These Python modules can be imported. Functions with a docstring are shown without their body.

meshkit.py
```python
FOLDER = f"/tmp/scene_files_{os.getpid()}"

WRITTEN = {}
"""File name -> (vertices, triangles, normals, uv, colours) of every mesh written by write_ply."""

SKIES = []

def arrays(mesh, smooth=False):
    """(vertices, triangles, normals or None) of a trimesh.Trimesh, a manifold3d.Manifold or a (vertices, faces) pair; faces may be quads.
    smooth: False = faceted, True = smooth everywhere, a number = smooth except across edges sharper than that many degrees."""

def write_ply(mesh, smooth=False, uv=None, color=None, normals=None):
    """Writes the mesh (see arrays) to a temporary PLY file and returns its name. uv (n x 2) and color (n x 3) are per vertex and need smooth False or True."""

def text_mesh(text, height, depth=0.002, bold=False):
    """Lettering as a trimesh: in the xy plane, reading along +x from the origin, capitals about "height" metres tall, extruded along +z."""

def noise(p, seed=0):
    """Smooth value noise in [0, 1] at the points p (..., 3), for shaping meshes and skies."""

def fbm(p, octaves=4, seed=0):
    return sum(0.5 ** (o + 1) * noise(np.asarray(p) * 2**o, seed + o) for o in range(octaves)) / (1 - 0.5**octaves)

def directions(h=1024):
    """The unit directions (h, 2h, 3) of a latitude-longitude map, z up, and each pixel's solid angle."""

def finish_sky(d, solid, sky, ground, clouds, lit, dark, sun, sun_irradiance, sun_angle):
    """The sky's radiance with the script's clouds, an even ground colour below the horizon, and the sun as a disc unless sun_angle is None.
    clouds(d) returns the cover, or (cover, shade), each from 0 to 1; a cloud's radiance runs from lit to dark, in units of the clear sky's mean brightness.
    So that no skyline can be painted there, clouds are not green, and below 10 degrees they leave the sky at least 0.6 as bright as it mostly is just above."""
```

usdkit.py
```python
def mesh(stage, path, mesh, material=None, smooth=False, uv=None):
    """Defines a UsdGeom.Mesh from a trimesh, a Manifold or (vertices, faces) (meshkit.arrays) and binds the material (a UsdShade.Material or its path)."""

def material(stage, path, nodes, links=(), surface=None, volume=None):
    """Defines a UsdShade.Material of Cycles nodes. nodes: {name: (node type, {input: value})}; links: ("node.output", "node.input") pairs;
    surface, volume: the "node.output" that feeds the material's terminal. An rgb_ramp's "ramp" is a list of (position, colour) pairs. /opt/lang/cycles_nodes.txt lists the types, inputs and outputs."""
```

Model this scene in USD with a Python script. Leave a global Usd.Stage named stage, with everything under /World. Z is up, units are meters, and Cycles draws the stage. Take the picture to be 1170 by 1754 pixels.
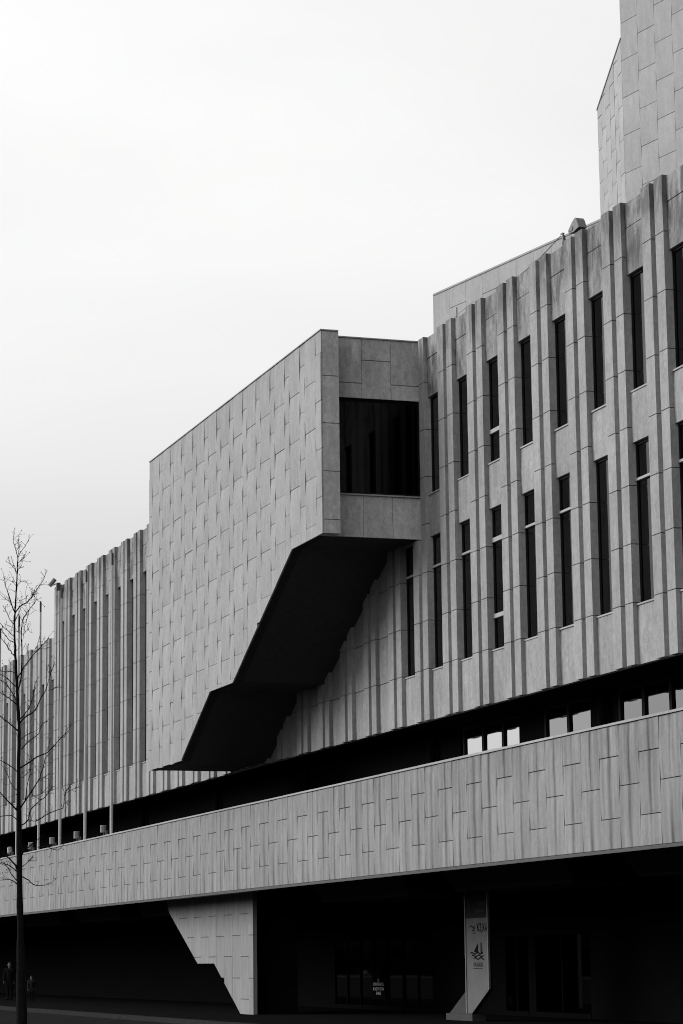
import math, random
import numpy as np, trimesh, manifold3d, shapely.geometry as sg
import usdkit, meshkit
from pxr import Usd, UsdGeom, UsdLux, UsdShade, Gf, Sdf, Vt

random.seed(7)
rng = np.random.default_rng(7)
stage = Usd.Stage.CreateInMemory()
UsdGeom.SetStageUpAxis(stage, UsdGeom.Tokens.z)
UsdGeom.SetStageMetersPerUnit(stage, 1.0)
UsdGeom.Xform.Define(stage, '/World')
UsdGeom.Scope.Define(stage, '/World/Looks')

# ---------------------------------------------------------------- camera
F_PX, PITCH, ROLL, YAW = 4328.387, 0.175635238, -0.0116255117, 2.82048391
fw = np.array([math.cos(YAW) * math.cos(PITCH), math.sin(YAW) * math.cos(PITCH), math.sin(PITCH)])
r0 = np.cross(fw, [0, 0, 1.0]); r0 /= np.linalg.norm(r0); u0 = np.cross(r0, fw)
rt = r0 * math.cos(ROLL) + u0 * math.sin(ROLL); up = -r0 * math.sin(ROLL) + u0 * math.cos(ROLL)
cam = UsdGeom.Camera.Define(stage, '/World/camera')
HA = 24.0
cam.CreateHorizontalApertureAttr(HA); cam.CreateVerticalApertureAttr(HA * 1024 / 683)
cam.CreateFocalLengthAttr(F_PX / 1170 * HA)
cam.CreateClippingRangeAttr(Gf.Vec2f(0.5, 6000))
cam.CreateExposureAttr(1.0)
M = Gf.Matrix4d(*rt, 0, *up, 0, *(-fw), 0, 0, 0, 1.65, 1)
cam.AddTransformOp().Set(M)

# ---------------------------------------------------------------- sky and sun (overcast, black-and-white photograph)
SUN = np.array([-0.55, -0.72, 0.42]); SUN /= np.linalg.norm(SUN)
EL, ROT = math.asin(SUN[2]), math.atan2(SUN[0], SUN[1])
SKY_STRENGTH = 0.05
sky_mat = usdkit.material(stage, '/World/Looks/overcast_sky', {
    'tc': ('texture_coordinate', {}), 'sep': ('separate_xyz', {}),
    'sky': ('sky_texture', {'sky_type': 'single_scattering', 'sun_disc': False, 'sun_elevation': EL, 'sun_rotation': ROT, 'aerosol_density': 2.0}),
    'bw': ('rgb_to_bw', {}),
    'map': ('mapping', {'scale': (1.6, 1.6, 5.0)}),
    'noise': ('noise_texture', {'scale': 1.3, 'detail': 4.0, 'roughness': 0.5, 'distortion': 0.3}),
    'nr': ('map_range', {'from_min': 0.3, 'from_max': 0.75, 'to_min': 0.90, 'to_max': 1.05, 'clamp': True}),
    'el': ('rgb_ramp', {'ramp': [(0.0, (0.60,) * 3), (0.12, (0.70,) * 3), (0.175, (0.82,) * 3), (0.22, (0.95,) * 3), (0.27, (1.01,) * 3), (0.55, (1.06,) * 3), (1.0, (1.2,) * 3)]}),
    'dot': ('vector_math', {'math_type': 'dot_product', 'vector2': tuple(SUN)}),
    'gl': ('rgb_ramp', {'ramp': [(0.0, (0.10,) * 3), (0.30, (0.13,) * 3), (0.50, (0.30,) * 3), (0.66, (0.88,) * 3), (0.78, (0.98,) * 3), (1.0, (1.18,) * 3)]}),
    'half': ('math', {'math_type': 'multiply_add', 'value2': 0.5, 'value3': 0.5}), 'mulg': ('math', {'math_type': 'multiply'}),
    'mul': ('math', {'math_type': 'multiply'}), 'mul2': ('math', {'math_type': 'multiply', 'value2': 10.95}),
    'cc': ('combine_color', {}), 'cs': ('combine_color', {}),
    'mixc': ('mix_color', {'fac': 0.92}),
    'bg': ('background_shader', {'strength': SKY_STRENGTH})},
    [('tc.generated', 'sep.vector'), ('tc.generated', 'map.vector'), ('map.vector', 'noise.vector'), ('noise.fac', 'nr.value'),
     ('sep.z', 'el.fac'), ('el.color', 'mul.value1'), ('nr.result', 'mul.value2'), ('tc.generated', 'dot.vector1'), ('dot.value', 'half.value1'), ('half.value', 'gl.fac'), ('mul.value', 'mulg.value1'), ('gl.color', 'mulg.value2'), ('mulg.value', 'mul2.value1'),
     ('mul2.value', 'cc.r'), ('mul2.value', 'cc.g'), ('mul2.value', 'cc.b'),
     ('sky.color', 'bw.color'), ('bw.val', 'cs.r'), ('bw.val', 'cs.g'), ('bw.val', 'cs.b'),
     ('cs.color', 'mixc.a'), ('cc.color', 'mixc.b'), ('mixc.result', 'bg.color')], surface='bg.background')
dome = UsdLux.DomeLight.Define(stage, '/World/sky')
dome.CreateIntensityAttr(1.0)
UsdShade.MaterialBindingAPI.Apply(dome.GetPrim()).Bind(sky_mat)
dome.GetPrim().SetCustomDataByKey('kind', 'structure')
dome.GetPrim().SetCustomDataByKey('label', 'pale overcast sky, greyer towards the horizon')
sun = UsdLux.DistantLight.Define(stage, '/World/sun')
sun.CreateIntensityAttr(0.40); sun.CreateAngleAttr(38.0); sun.CreateNormalizeAttr(True)
sun.CreateColorAttr(Gf.Vec3f(1.0, 1.0, 1.0))
zc = SUN; xc = np.cross([0, 0, 1.0], zc); xc /= np.linalg.norm(xc); yc = np.cross(zc, xc)
sun.AddTransformOp().Set(Gf.Matrix4d(*xc, 0, *yc, 0, *zc, 0, 0, 0, 50, 1))

# ---------------------------------------------------------------- materials (all neutral: the photograph is black and white)
def g3(v): return (v, v, v)
def stone(name, base, var=0.10, streak=0.10, blot=0.08, rough=0.75, grain=0.10, centre=0.0, topdirt=None, sz=0.9):
    """Weathered marble: vertical rain streaks, blotches, fine veins and a tone of its own for every slab; centre = stain down each slab's middle; topdirt = (z0, z1, amount) grime towards a parapet."""
    N = {'geo': ('geometry', {}), 'oi': ('object_info', {}),
         'm1': ('mapping', {'scale': (5.5, 5.5, sz)}), 'n1': ('noise_texture', {'scale': 1.0, 'detail': 3.5, 'roughness': 0.5, 'distortion': 0.4}),
         'r1': ('map_range', {'from_min': 0.33, 'from_max': 0.70, 'to_min': 1.0 - streak * 1.6, 'to_max': 1.0 + streak, 'clamp': True}),
         'n2': ('noise_texture', {'scale': 0.45, 'detail': 3.0}),
         'r2': ('map_range', {'from_min': 0.3, 'from_max': 0.7, 'to_min': 1.0 - blot, 'to_max': 1.0 + blot, 'clamp': True}),
         'm3': ('mapping', {'scale': (8.0, 8.0, 5.5), 'rotation': (0.35, 0.45, 0.3)}), 'n3': ('noise_texture', {'scale': 1.0, 'detail': 6.0, 'roughness': 0.7, 'distortion': 1.2}),
         'r3': ('map_range', {'from_min': 0.3, 'from_max': 0.72, 'to_min': 1.0 - grain, 'to_max': 1.0 + grain * 0.7, 'clamp': True}),
         'r4': ('map_range', {'from_min': 0.0, 'from_max': 1.0, 'to_min': 1.0 - var, 'to_max': 1.0 + var}),
         'a': ('math', {'math_type': 'multiply'}), 'b': ('math', {'math_type': 'multiply'}), 'c': ('math', {'math_type': 'multiply'}), 'd': ('math', {'math_type': 'multiply', 'value2': base}),
         'cc': ('combine_color', {}), 'n5': ('noise_texture', {'scale': 55.0, 'detail': 3.0}),
         'bu': ('bump', {'strength': 0.25, 'distance': 0.01}),
         'p': ('principled_bsdf', {'roughness': rough, 'specular_ior_level': 0.25})}
    L = [('geo.position', 'm1.vector'), ('m1.vector', 'n1.vector'), ('n1.fac', 'r1.value'), ('geo.position', 'n2.vector'), ('n2.fac', 'r2.value'),
         ('geo.position', 'm3.vector'), ('m3.vector', 'n3.vector'), ('n3.fac', 'r3.value'), ('oi.random', 'r4.value'),
         ('r1.result', 'a.value1'), ('r2.result', 'a.value2'), ('a.value', 'b.value1'), ('r3.result', 'b.value2'), ('b.value', 'c.value1'), ('r4.result', 'c.value2'),
         ('c.value', 'd.value1'), ('geo.position', 'n5.vector'), ('n5.fac', 'bu.height'), ('bu.normal', 'p.normal'), ('cc.color', 'p.base_color')]
    last = 'd.value'
    if centre:
        N |= {'tc': ('texture_coordinate', {}), 'so': ('separate_xyz', {}), 'ab': ('math', {'math_type': 'absolute'}),
              'mc': ('map_range', {'range_type': 'smoothstep', 'from_min': 0.0, 'from_max': 0.13, 'to_min': 1.0, 'to_max': 0.0, 'clamp': True}),
              'mp': ('mapping', {'scale': (1.9, 1.9, 0.45)}), 'nc': ('noise_texture', {'scale': 1.0, 'detail': 3.0, 'roughness': 0.6}),
              'rc': ('map_range', {'from_min': 0.36, 'from_max': 0.60, 'to_min': 0.05, 'to_max': centre, 'clamp': True}),
              'mm': ('math', {'math_type': 'multiply'}), 'om': ('math', {'math_type': 'subtract', 'value1': 1.0}), 'e': ('math', {'math_type': 'multiply'})}
        L += [('tc.object', 'so.vector'), ('so.x', 'ab.value1'), ('ab.value', 'mc.value'), ('geo.position', 'mp.vector'), ('mp.vector', 'nc.vector'), ('nc.fac', 'rc.value'),
              ('mc.result', 'mm.value1'), ('rc.result', 'mm.value2'), ('mm.value', 'om.value2'), ('om.value', 'e.value1'), (last, 'e.value2')]
        last = 'e.value'
    if topdirt:
        z0, z1, amt = topdirt
        N |= {'sz': ('separate_xyz', {}), 'mz': ('map_range', {'range_type': 'smoothstep', 'from_min': z0, 'from_max': z1, 'to_min': 0.0, 'to_max': 1.0, 'clamp': True}),
              'md': ('mapping', {'scale': (2.6, 2.6, 0.9)}), 'nd': ('noise_texture', {'scale': 1.0, 'detail': 5.0, 'roughness': 0.65, 'distortion': 0.8}),
              'rd': ('map_range', {'from_min': 0.42, 'from_max': 0.58, 'to_min': 0.25 * amt, 'to_max': amt, 'clamp': True}),
              'mq': ('math', {'math_type': 'multiply'}), 'oq': ('math', {'math_type': 'subtract', 'value1': 1.0}), 'eq': ('math', {'math_type': 'multiply'})}
        L += [('geo.position', 'sz.vector'), ('sz.z', 'mz.value'), ('geo.position', 'md.vector'), ('md.vector', 'nd.vector'), ('nd.fac', 'rd.value'),
              ('mz.result', 'mq.value1'), ('rd.result', 'mq.value2'), ('mq.value', 'oq.value2'), ('oq.value', 'eq.value1'), (last, 'eq.value2')]
        last = 'eq.value'
    L += [(last, 'cc.r'), (last, 'cc.g'), (last, 'cc.b')]
    return usdkit.material(stage, '/World/Looks/' + name, N, L, surface='p.BSDF')

def plain(name, v, rough=0.6, metal=0.0, spec=0.3, noise=0.12, scale=6.0):
    return usdkit.material(stage, '/World/Looks/' + name, {
        'geo': ('geometry', {}), 'n': ('noise_texture', {'scale': scale, 'detail': 4.0, 'roughness': 0.6}),
        'r': ('map_range', {'from_min': 0.3, 'from_max': 0.7, 'to_min': v * (1 - noise), 'to_max': v * (1 + noise), 'clamp': True}),
        'cc': ('combine_color', {}), 'p': ('principled_bsdf', {'roughness': rough, 'metallic': metal, 'specular_ior_level': spec})},
        [('geo.position', 'n.vector'), ('n.fac', 'r.value'), ('r.result', 'cc.r'), ('r.result', 'cc.g'), ('r.result', 'cc.b'), ('cc.color', 'p.base_color')], surface='p.BSDF')

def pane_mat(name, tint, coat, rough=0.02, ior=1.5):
    """Window glass: see-through where looked at squarely, mirror-like at a slant; coat = mirror share kept at every angle."""
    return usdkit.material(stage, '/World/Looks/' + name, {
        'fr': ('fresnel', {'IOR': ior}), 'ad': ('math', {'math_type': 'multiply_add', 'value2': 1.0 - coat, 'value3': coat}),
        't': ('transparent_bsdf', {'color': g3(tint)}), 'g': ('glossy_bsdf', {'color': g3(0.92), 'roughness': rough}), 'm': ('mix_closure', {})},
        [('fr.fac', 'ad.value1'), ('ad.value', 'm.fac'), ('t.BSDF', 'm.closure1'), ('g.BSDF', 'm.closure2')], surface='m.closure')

MARBLE_BOX = stone('marble_box', 0.29, var=0.065, streak=0.07, blot=0.07, grain=0.19, topdirt=(16.9, 18.2, 0.16))
MARBLE_PIER = stone('marble_end_wall', 0.46, var=0.07, streak=0.09, blot=0.14, grain=0.30, topdirt=(16.2, 18.2, 0.25))
MARBLE_FACADE = stone('marble_facade', 0.285, var=0.06, streak=0.08, blot=0.10, grain=0.26, topdirt=(16.4, 17.8, 0.62))
MARBLE_SPANDREL = stone('marble_spandrel', 0.275, var=0.07, streak=0.10, blot=0.13, grain=0.30, topdirt=(15.8, 16.8, 0.72))
MARBLE_PARAPET = stone('marble_parapet', 0.235, var=0.06, streak=0.15, blot=0.07, grain=0.18, centre=0.62, sz=0.38, topdirt=(5.0, 6.3, 0.20))
MARBLE_DIRTY = stone('marble_grey_slab', 0.21, var=0.05, streak=0.05, blot=0.08, grain=0.20)
MARBLE_COPING = stone('marble_coping', 0.32, var=0.08, streak=0.05, blot=0.10, grain=0.10)
MARBLE_TOWER = stone('marble_tower', 0.33, var=0.05, streak=0.05, blot=0.07, grain=0.14)
MARBLE_COLUMN = stone('marble_column', 0.24, var=0.05, streak=0.10, blot=0.06, grain=0.10)
JOINT = plain('joint_shadow_gap', 0.035, rough=0.9, spec=0.05)
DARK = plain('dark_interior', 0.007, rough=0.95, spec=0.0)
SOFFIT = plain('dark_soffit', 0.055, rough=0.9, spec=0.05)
BRONZE = plain('dark_window_frame', 0.009, rough=0.7, spec=0.1)
TRIM = plain('grey_edge_trim', 0.06, rough=0.6, spec=0.2)
WHITE = plain('white_window_bar', 0.30, rough=0.5, spec=0.3, noise=0.05)
GLASS = pane_mat('window_glass', 0.22, 0.0)
GLASS_DARK = pane_mat('tinted_window_glass', 0.06, 0.0, ior=1.33)
GLASS_G = [pane_mat('terrace_glass_bright', 0.05, 0.80), pane_mat('terrace_glass_grey', 0.05, 0.36), pane_mat('terrace_glass_dim', 0.05, 0.27)]  # one glass, its mirror share set per group to imitate brighter and dimmer reflections
CURTAIN = plain('dark_curtain', 0.03, rough=0.95, spec=0.0, noise=0.5, scale=3.0)
ASPHALT = plain('asphalt', 0.018, rough=0.95, spec=0.0, noise=0.25, scale=2.0)
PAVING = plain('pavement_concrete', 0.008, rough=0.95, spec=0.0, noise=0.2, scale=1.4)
KERB = plain('granite_kerb', 0.03, rough=0.9, spec=0.0, noise=0.25, scale=9.0)
GRASS = plain('far_ground', 0.03, rough=0.95, spec=0.1, noise=0.3, scale=0.2)
POLE = plain('flagpole_paint', 0.42, rough=0.4, spec=0.4, noise=0.06)
POLECAP = plain('flagpole_cap', 0.03, rough=0.5)
DRUM = plain('floodlight_housing', 0.20, rough=0.4, spec=0.4, noise=0.08)
DARKMETAL = plain('dark_metal', 0.06, rough=0.5, spec=0.4)
BARK = plain('bark', 0.008, rough=0.95, spec=0.05, noise=0.45, scale=18.0)
BANNER = plain('banner_cloth', 0.14, rough=0.8, spec=0.1, noise=0.12, scale=2.0)
BANNERDARK = plain('banner_dark_panel', 0.02, rough=0.8, spec=0.1)
INK = plain('banner_ink', 0.012, rough=0.9, spec=0.0)
GREYINK = plain('faded_grey_ink', 0.07, rough=0.9, spec=0.0)
PAPER = plain('white_lettering', 0.9, rough=0.7, spec=0.0, noise=0.02)
ALU = plain('banner_frame_metal', 0.20, rough=0.4, spec=0.4)
CONCRETE = plain('column_foot_concrete', 0.06, rough=0.85, spec=0.1, noise=0.15, scale=3.0)
SKIN = plain('skin', 0.12, rough=0.6)
CLOTH = plain('dark_coat', 0.010, rough=0.95, spec=0.0)
CLOTH2 = plain('grey_coat', 0.025, rough=0.95, spec=0.0)
HAIR = plain('dark_hair', 0.02, rough=0.8)

# ---------------------------------------------------------------- helpers
used = {}
def numbered(parent, name):
    k = used.get((parent, name), 0); used[(parent, name)] = k + 1
    return f'{parent}/{name}' + (f'_{k:03d}' if k else '')

def pth(p): return '/World' if p is None else (p if isinstance(p, str) else str(p.GetPath()))

def obj(name, mesh, mat, parent=None, loc=None, smooth=False):
    path = numbered(pth(parent), name)
    if isinstance(mesh, list): mesh = trimesh.util.concatenate(mesh)
    m = usdkit.mesh(stage, path, mesh, mat, smooth=smooth)
    if loc is not None: UsdGeom.Xformable(m).AddTranslateOp().Set(Gf.Vec3d(*map(float, loc)))
    return m.GetPrim()

def tag(p, label=None, cat=None, group=None, kind=None):
    for k, v in (('label', label), ('category', cat), ('group', group), ('kind', kind)):
        if v: p.SetCustomDataByKey(k, v)
    return p

def thing(name, loc=(0, 0, 0), **kw):
    x = UsdGeom.Xform.Define(stage, numbered('/World', name))
    x.AddTranslateOp().Set(Gf.Vec3d(*map(float, loc)))
    return tag(x.GetPrim(), **kw)

def box(x0, x1, y0, y1, z0, z1):
    b = trimesh.creation.box((x1 - x0, y1 - y0, z1 - z0)); b.apply_translation(((x0 + x1) / 2, (y0 + y1) / 2, (z0 + z1) / 2)); return b

def slab_xz(pts, y0, y1):
    """A polygon in the x-z plane given thickness in y (y0 front, y1 back)."""
    m = trimesh.creation.extrude_polygon(sg.Polygon(pts) if not isinstance(pts, sg.Polygon) else pts, y1 - y0, engine='earcut')
    v = m.vertices.copy(); m.vertices = np.stack([v[:, 0], y1 - v[:, 2], v[:, 1]], 1)
    return m

def bowed(w, h, t, bow, nx=2, nz=6, tilt=0.0):
    """A slab centred on the origin in x and z, its front at y = 0 bulging forward by bow at the middle (old marble curls), back at y = t."""
    xs, zs = np.linspace(-w / 2, w / 2, nx + 1), np.linspace(-h / 2, h / 2, nz + 1)
    X, Z = np.meshgrid(xs, zs, indexing='ij')
    Y = bow * ((2 * Z / h) ** 2) * (0.75 + 0.25 * (2 * X / w) ** 2) + tilt * (X / w)
    front = np.stack([X, Y, Z], -1).reshape(-1, 3)
    back = front.copy(); back[:, 1] = t
    n = len(front); idx = np.arange(n).reshape(nx + 1, nz + 1); F = []
    for i in range(nx):
        for j in range(nz):
            a, b, c, d = idx[i, j], idx[i + 1, j], idx[i + 1, j + 1], idx[i, j + 1]
            F += [(a, b, c), (a, c, d)]
    def side(seq):
        for p, q in zip(seq[:-1], seq[1:]):
            F.extend([(p, p + n, q + n), (p, q + n, q)])
    side(list(idx[0, :])); side(list(idx[-1, ::-1])); side(list(idx[::-1, 0])); side(list(idx[:, -1]))
    return trimesh.Trimesh(np.vstack([front, back]), F, process=False)

def rot_z(m, d):
    """Turns a mesh whose x axis runs along the facade so that x runs along the unit direction d."""
    c, s = d[0], d[1]; v = m.vertices.copy()
    m.vertices = np.stack([v[:, 0] * c - v[:, 1] * s, v[:, 0] * s + v[:, 1] * c, v[:, 2]], 1); return m

def tube(pts, rad, sides=8):
    p = np.asarray(pts, float); rad = np.broadcast_to(rad, (len(p),))
    t = np.gradient(p, axis=0); t /= np.linalg.norm(t, axis=1, keepdims=True) + 1e-12
    ref = np.where(np.abs(t[:, 2:]) < 0.9, [0, 0, 1.0], [1.0, 0, 0]); a = np.cross(t, ref); a /= np.linalg.norm(a, axis=1, keepdims=True); b = np.cross(t, a)
    an = np.arange(sides) * 2 * np.pi / sides
    v = (p[:, None] + rad[:, None, None] * (np.cos(an)[None, :, None] * a[:, None] + np.sin(an)[None, :, None] * b[:, None])).reshape(-1, 3)
    F = []
    for i in range(len(p) - 1):
        for j in range(sides):
            q, r_ = i * sides + j, i * sides + (j + 1) % sides
            F += [(q, r_, r_ + sides), (q, r_ + sides, q + sides)]
    for e, o in ((0, 1), (len(p) - 1, 0)):
        c = len(v); v = np.vstack([v, p[e]])
        for j in range(sides):
            q, r_ = e * sides + j, e * sides + (j + 1) % sides
            F.append((c, r_, q) if o else (c, q, r_))
    return trimesh.Trimesh(v, F, process=False)

def lathe(prof, x, y, n=20):
    m = trimesh.creation.revolve(np.array(prof, float), sections=n); m.apply_translation((x, y, 0)); return m

G = 0.018                                             # joint width
# ---------------------------------------------------------------- ground
def sheet(x0, x1, y0, y1, z): return trimesh.Trimesh([(x0, y0, z), (x1, y0, z), (x1, y1, z), (x0, y1, z)], [(0, 1, 2), (0, 2, 3)], process=False)
tag(obj('ground', sheet(-4000, 4000, -4000, 4000, -0.16), GRASS), 'dull open ground reaching the horizon', kind='structure')
tag(obj('road', sheet(-900, 300, -30, 19.12, -0.12), ASPHALT), 'dark asphalt road in front of the building', kind='structure')
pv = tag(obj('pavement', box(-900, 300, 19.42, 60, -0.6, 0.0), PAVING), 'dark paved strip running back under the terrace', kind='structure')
kerb_rng = np.random.default_rng(3)
kx = -132.0
while kx < -60:
    L = 1.6
    tag(obj('kerb_stone', box(kx + .006, kx + L - .006, 19.12, 19.41, -0.5, 0.012 + kerb_rng.uniform(-.004, .004)), KERB, pv)); kx += L

# ---------------------------------------------------------------- unseen trees added across the road to darken what the glass mirrors
wood = []
wr = np.random.default_rng(5)
for i in range(230):
    x, y = wr.uniform(-480, 60), wr.uniform(-75, -42); h = wr.uniform(8, 13)
    b = trimesh.creation.icosphere(2, radius=1.0); d = b.vertices * (1 + .35 * (meshkit.noise(b.vertices * 2.3 + i)[:, None] - .5)); b.vertices = d * np.array([wr.uniform(3, 4.6), wr.uniform(3, 4.6), h * .54]); b.apply_translation((x, y, h * .47))
    wood += [b, tube([(x, y, -.2), (x, y, h * .4)], .25, 6)]
tag(obj('park_wood', wood, plain('dark_foliage', .03, .95, 0, 0.0, .5, 1.2)), 'added leafy mass of unseen trees across the road, darkening the glass reflections', kind='stuff')

# ================================================================ the hall
hall = thing('concert_hall', label='pale marble-clad concert hall with ribbed facade, overhanging stair box and terrace parapet', cat='building')
YF, YP, YB = 22.87, 21.60, 20.10
P, X0 = 2.11, -46.92
JZ = [7.8, 9.145, 10.42, 11.70, 12.98, 14.255, 15.53, 16.81, 18.05]
pr = lambda k: X0 - P * k                              # right edge of the right-hand rib of bay k

# --- ribs
def rib(xl, xr, zt, individual, k):
    js = [z for z in JZ if z < zt - .25] + [zt]
    js[0] = 7.8
    if individual:
        core = obj('rib', box(xl + .03, xr - .03, YF + .03, YF + .27, 7.84, zt - .03), JOINT, hall)
    segs = []
    for a, b in zip(js[:-1], js[1:]):
        dz = rng.uniform(-.004, .004); dy = rng.uniform(-.0025, .002)
        w, h = xr - xl, b - a - G
        if individual:
            m = bowed(w, h, .24, .002 * rng.uniform(.3, 1.4), 1, 2); cx, cz = (xl + xr) / 2, (a + b) / 2
            obj('rib_slab', m, MARBLE_FACADE, core, loc=(cx, YF + dy, cz))
        else:
            segs.append(box(xl, xr, YF + dy, YF + .26, a + G / 2, b - G / 2))
    if not individual:
        segs.append(box(xl + .03, xr - .03, YF + .03, YF + .25, 7.84, zt - .05))
        obj('rib', segs, MARBLE_FACADE, hall)

KMAX = 38
for k in range(-2, KMAX):
    zt = 18.06 if k < 30 else 15.94
    if 9 <= k <= 21: ind = False
    else: ind = k < 9
    x = pr(k)
    if not (k in (14, 15, 16, 17, 18, 19, 20)) or True:
        rib(x - 1.052, x - .628, 12.64 if k == 7 else zt, ind, k)
        rib(x - .395, x, zt, ind, k)

# --- groove backs, one dark strip of stone deep between each pair of ribs
for k in range(-2, KMAX):
    zt = 18.0 if k < 30 else 15.9
    obj('groove_back', box(pr(k) - .64, pr(k) - .38, YF + .16, YF + .28, 7.82, zt), MARBLE_FACADE, hall)

# --- spandrels and windows
def spandrel(k, z0, z1, individual=True):
    xl, xr = pr(k) + .002, pr(k) + 1.056
    m = bowed(xr - xl, z1 - z0 - G, .14, .012 * rng.uniform(.2, 1.2), 2, 4)
    return obj('spandrel_slab', m, MARBLE_SPANDREL, hall, loc=((xl + xr) / 2, YF + .10 + rng.uniform(-.004, .004), (z0 + z1) / 2))

def sill(k, z):
    xl, xr = pr(k) + .004, pr(k) + 1.054
    obj('sill', box(xl, xr, YF + .085, YF + .25, z - .012, z + .024), MARBLE_COPING, hall)

def window(k, z0, z1, bars=()):
    xl, xr = pr(k) + .002, pr(k) + 1.056
    y = YF + (.20 if k <= 8 else .235); f = .04
    w = obj('window', [box(xl, xl + f, y - .012, y + .06, z0, z1), box(xr - f, xr, y - .012, y + .06, z0, z1),
                       box(xl + f, xr - f, y - .012, y + .06, z1 - f, z1), box(xl + f, xr - f, y - .012, y + .06, z0, z0 + f)], BRONZE, hall)
    obj('pane', box(xl + f, xr - f, y + .02, y + .03, z0 + f, z1 - f), GLASS, w)
    for (a, b) in bars:
        obj('window_bar', box(xl + .001, xr - .001, y - .05, y + .018, a, b), WHITE, w)

BARS = {-2: (), -1: (), 0: (), 1: (), 2: (), 3: (), 4: (), 5: (), 6: (), 7: (), 8: ()}
for k in range(-2, KMAX):
    if k <= 8:
        spandrel(k, 17.455, 18.03); spandrel(k, 16.39, 17.455)
        spandrel(k, 12.63, 13.745); sill(k, 13.757)
        spandrel(k, 7.8, 9.08); sill(k, 9.092)
        # roller blinds and bars differ from window to window as in the photograph
        up_b = [(14.53, 14.63)] if k == 5 else []
        lo_b = [(11.795, 11.85)]
        if k == 5: lo_b = [(11.79, 11.90), (9.90, 10.005)]
        if k in (2,): lo_b = []
        window(k, 13.78, 16.38, up_b); window(k, 9.116, 12.62, lo_b)
    elif k <= 21:
        js = JZ[:]
        for a, b in zip(js[:-1], js[1:]): spandrel(k, a, min(b, 18.03))
    else:
        top, head = (18.03, 16.375) if k < 30 else (15.91, 14.05)
        mid = 17.42 if k < 30 else 15.1
        spandrel(k, mid, top); spandrel(k, head, mid)
        spandrel(k, 7.8, 9.08); sill(k, 9.092)
        window(k, 9.116, head - .01, [])

# --- what lies behind the facade: dark rooms, roof slabs, soffit
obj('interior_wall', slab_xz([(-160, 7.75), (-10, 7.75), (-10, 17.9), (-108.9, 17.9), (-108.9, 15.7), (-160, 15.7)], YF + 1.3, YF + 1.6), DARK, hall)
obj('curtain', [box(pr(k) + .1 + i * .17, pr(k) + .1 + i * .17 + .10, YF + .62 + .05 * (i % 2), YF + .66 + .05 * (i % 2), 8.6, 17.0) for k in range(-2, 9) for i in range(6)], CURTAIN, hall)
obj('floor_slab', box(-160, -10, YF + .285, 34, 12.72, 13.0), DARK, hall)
obj('roof_slab', [box(-109.1, -10, YF + .30, 36, 17.72, 17.98)], TRIM, hall)
obj('lower_roof_slab', [box(-160, -109.12, YF + .30, 36, 15.62, 15.86)], TRIM, hall)
obj('end_wall_of_block', box(-109.1, -108.8, YF + .27, 34, 15.87, 17.71), MARBLE_FACADE, hall)
obj('facade_beyond', [box(-42.6, -10, YF + .05, YF + .28, 7.8, 18.0), box(-160, -128.5, YF + .05, YF + .28, 7.8, 15.9)], MARBLE_FACADE, hall)
obj('overhang_soffit', box(-160, -10, YF + .29, 34, 7.79, 7.93), DARK, hall)

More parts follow.
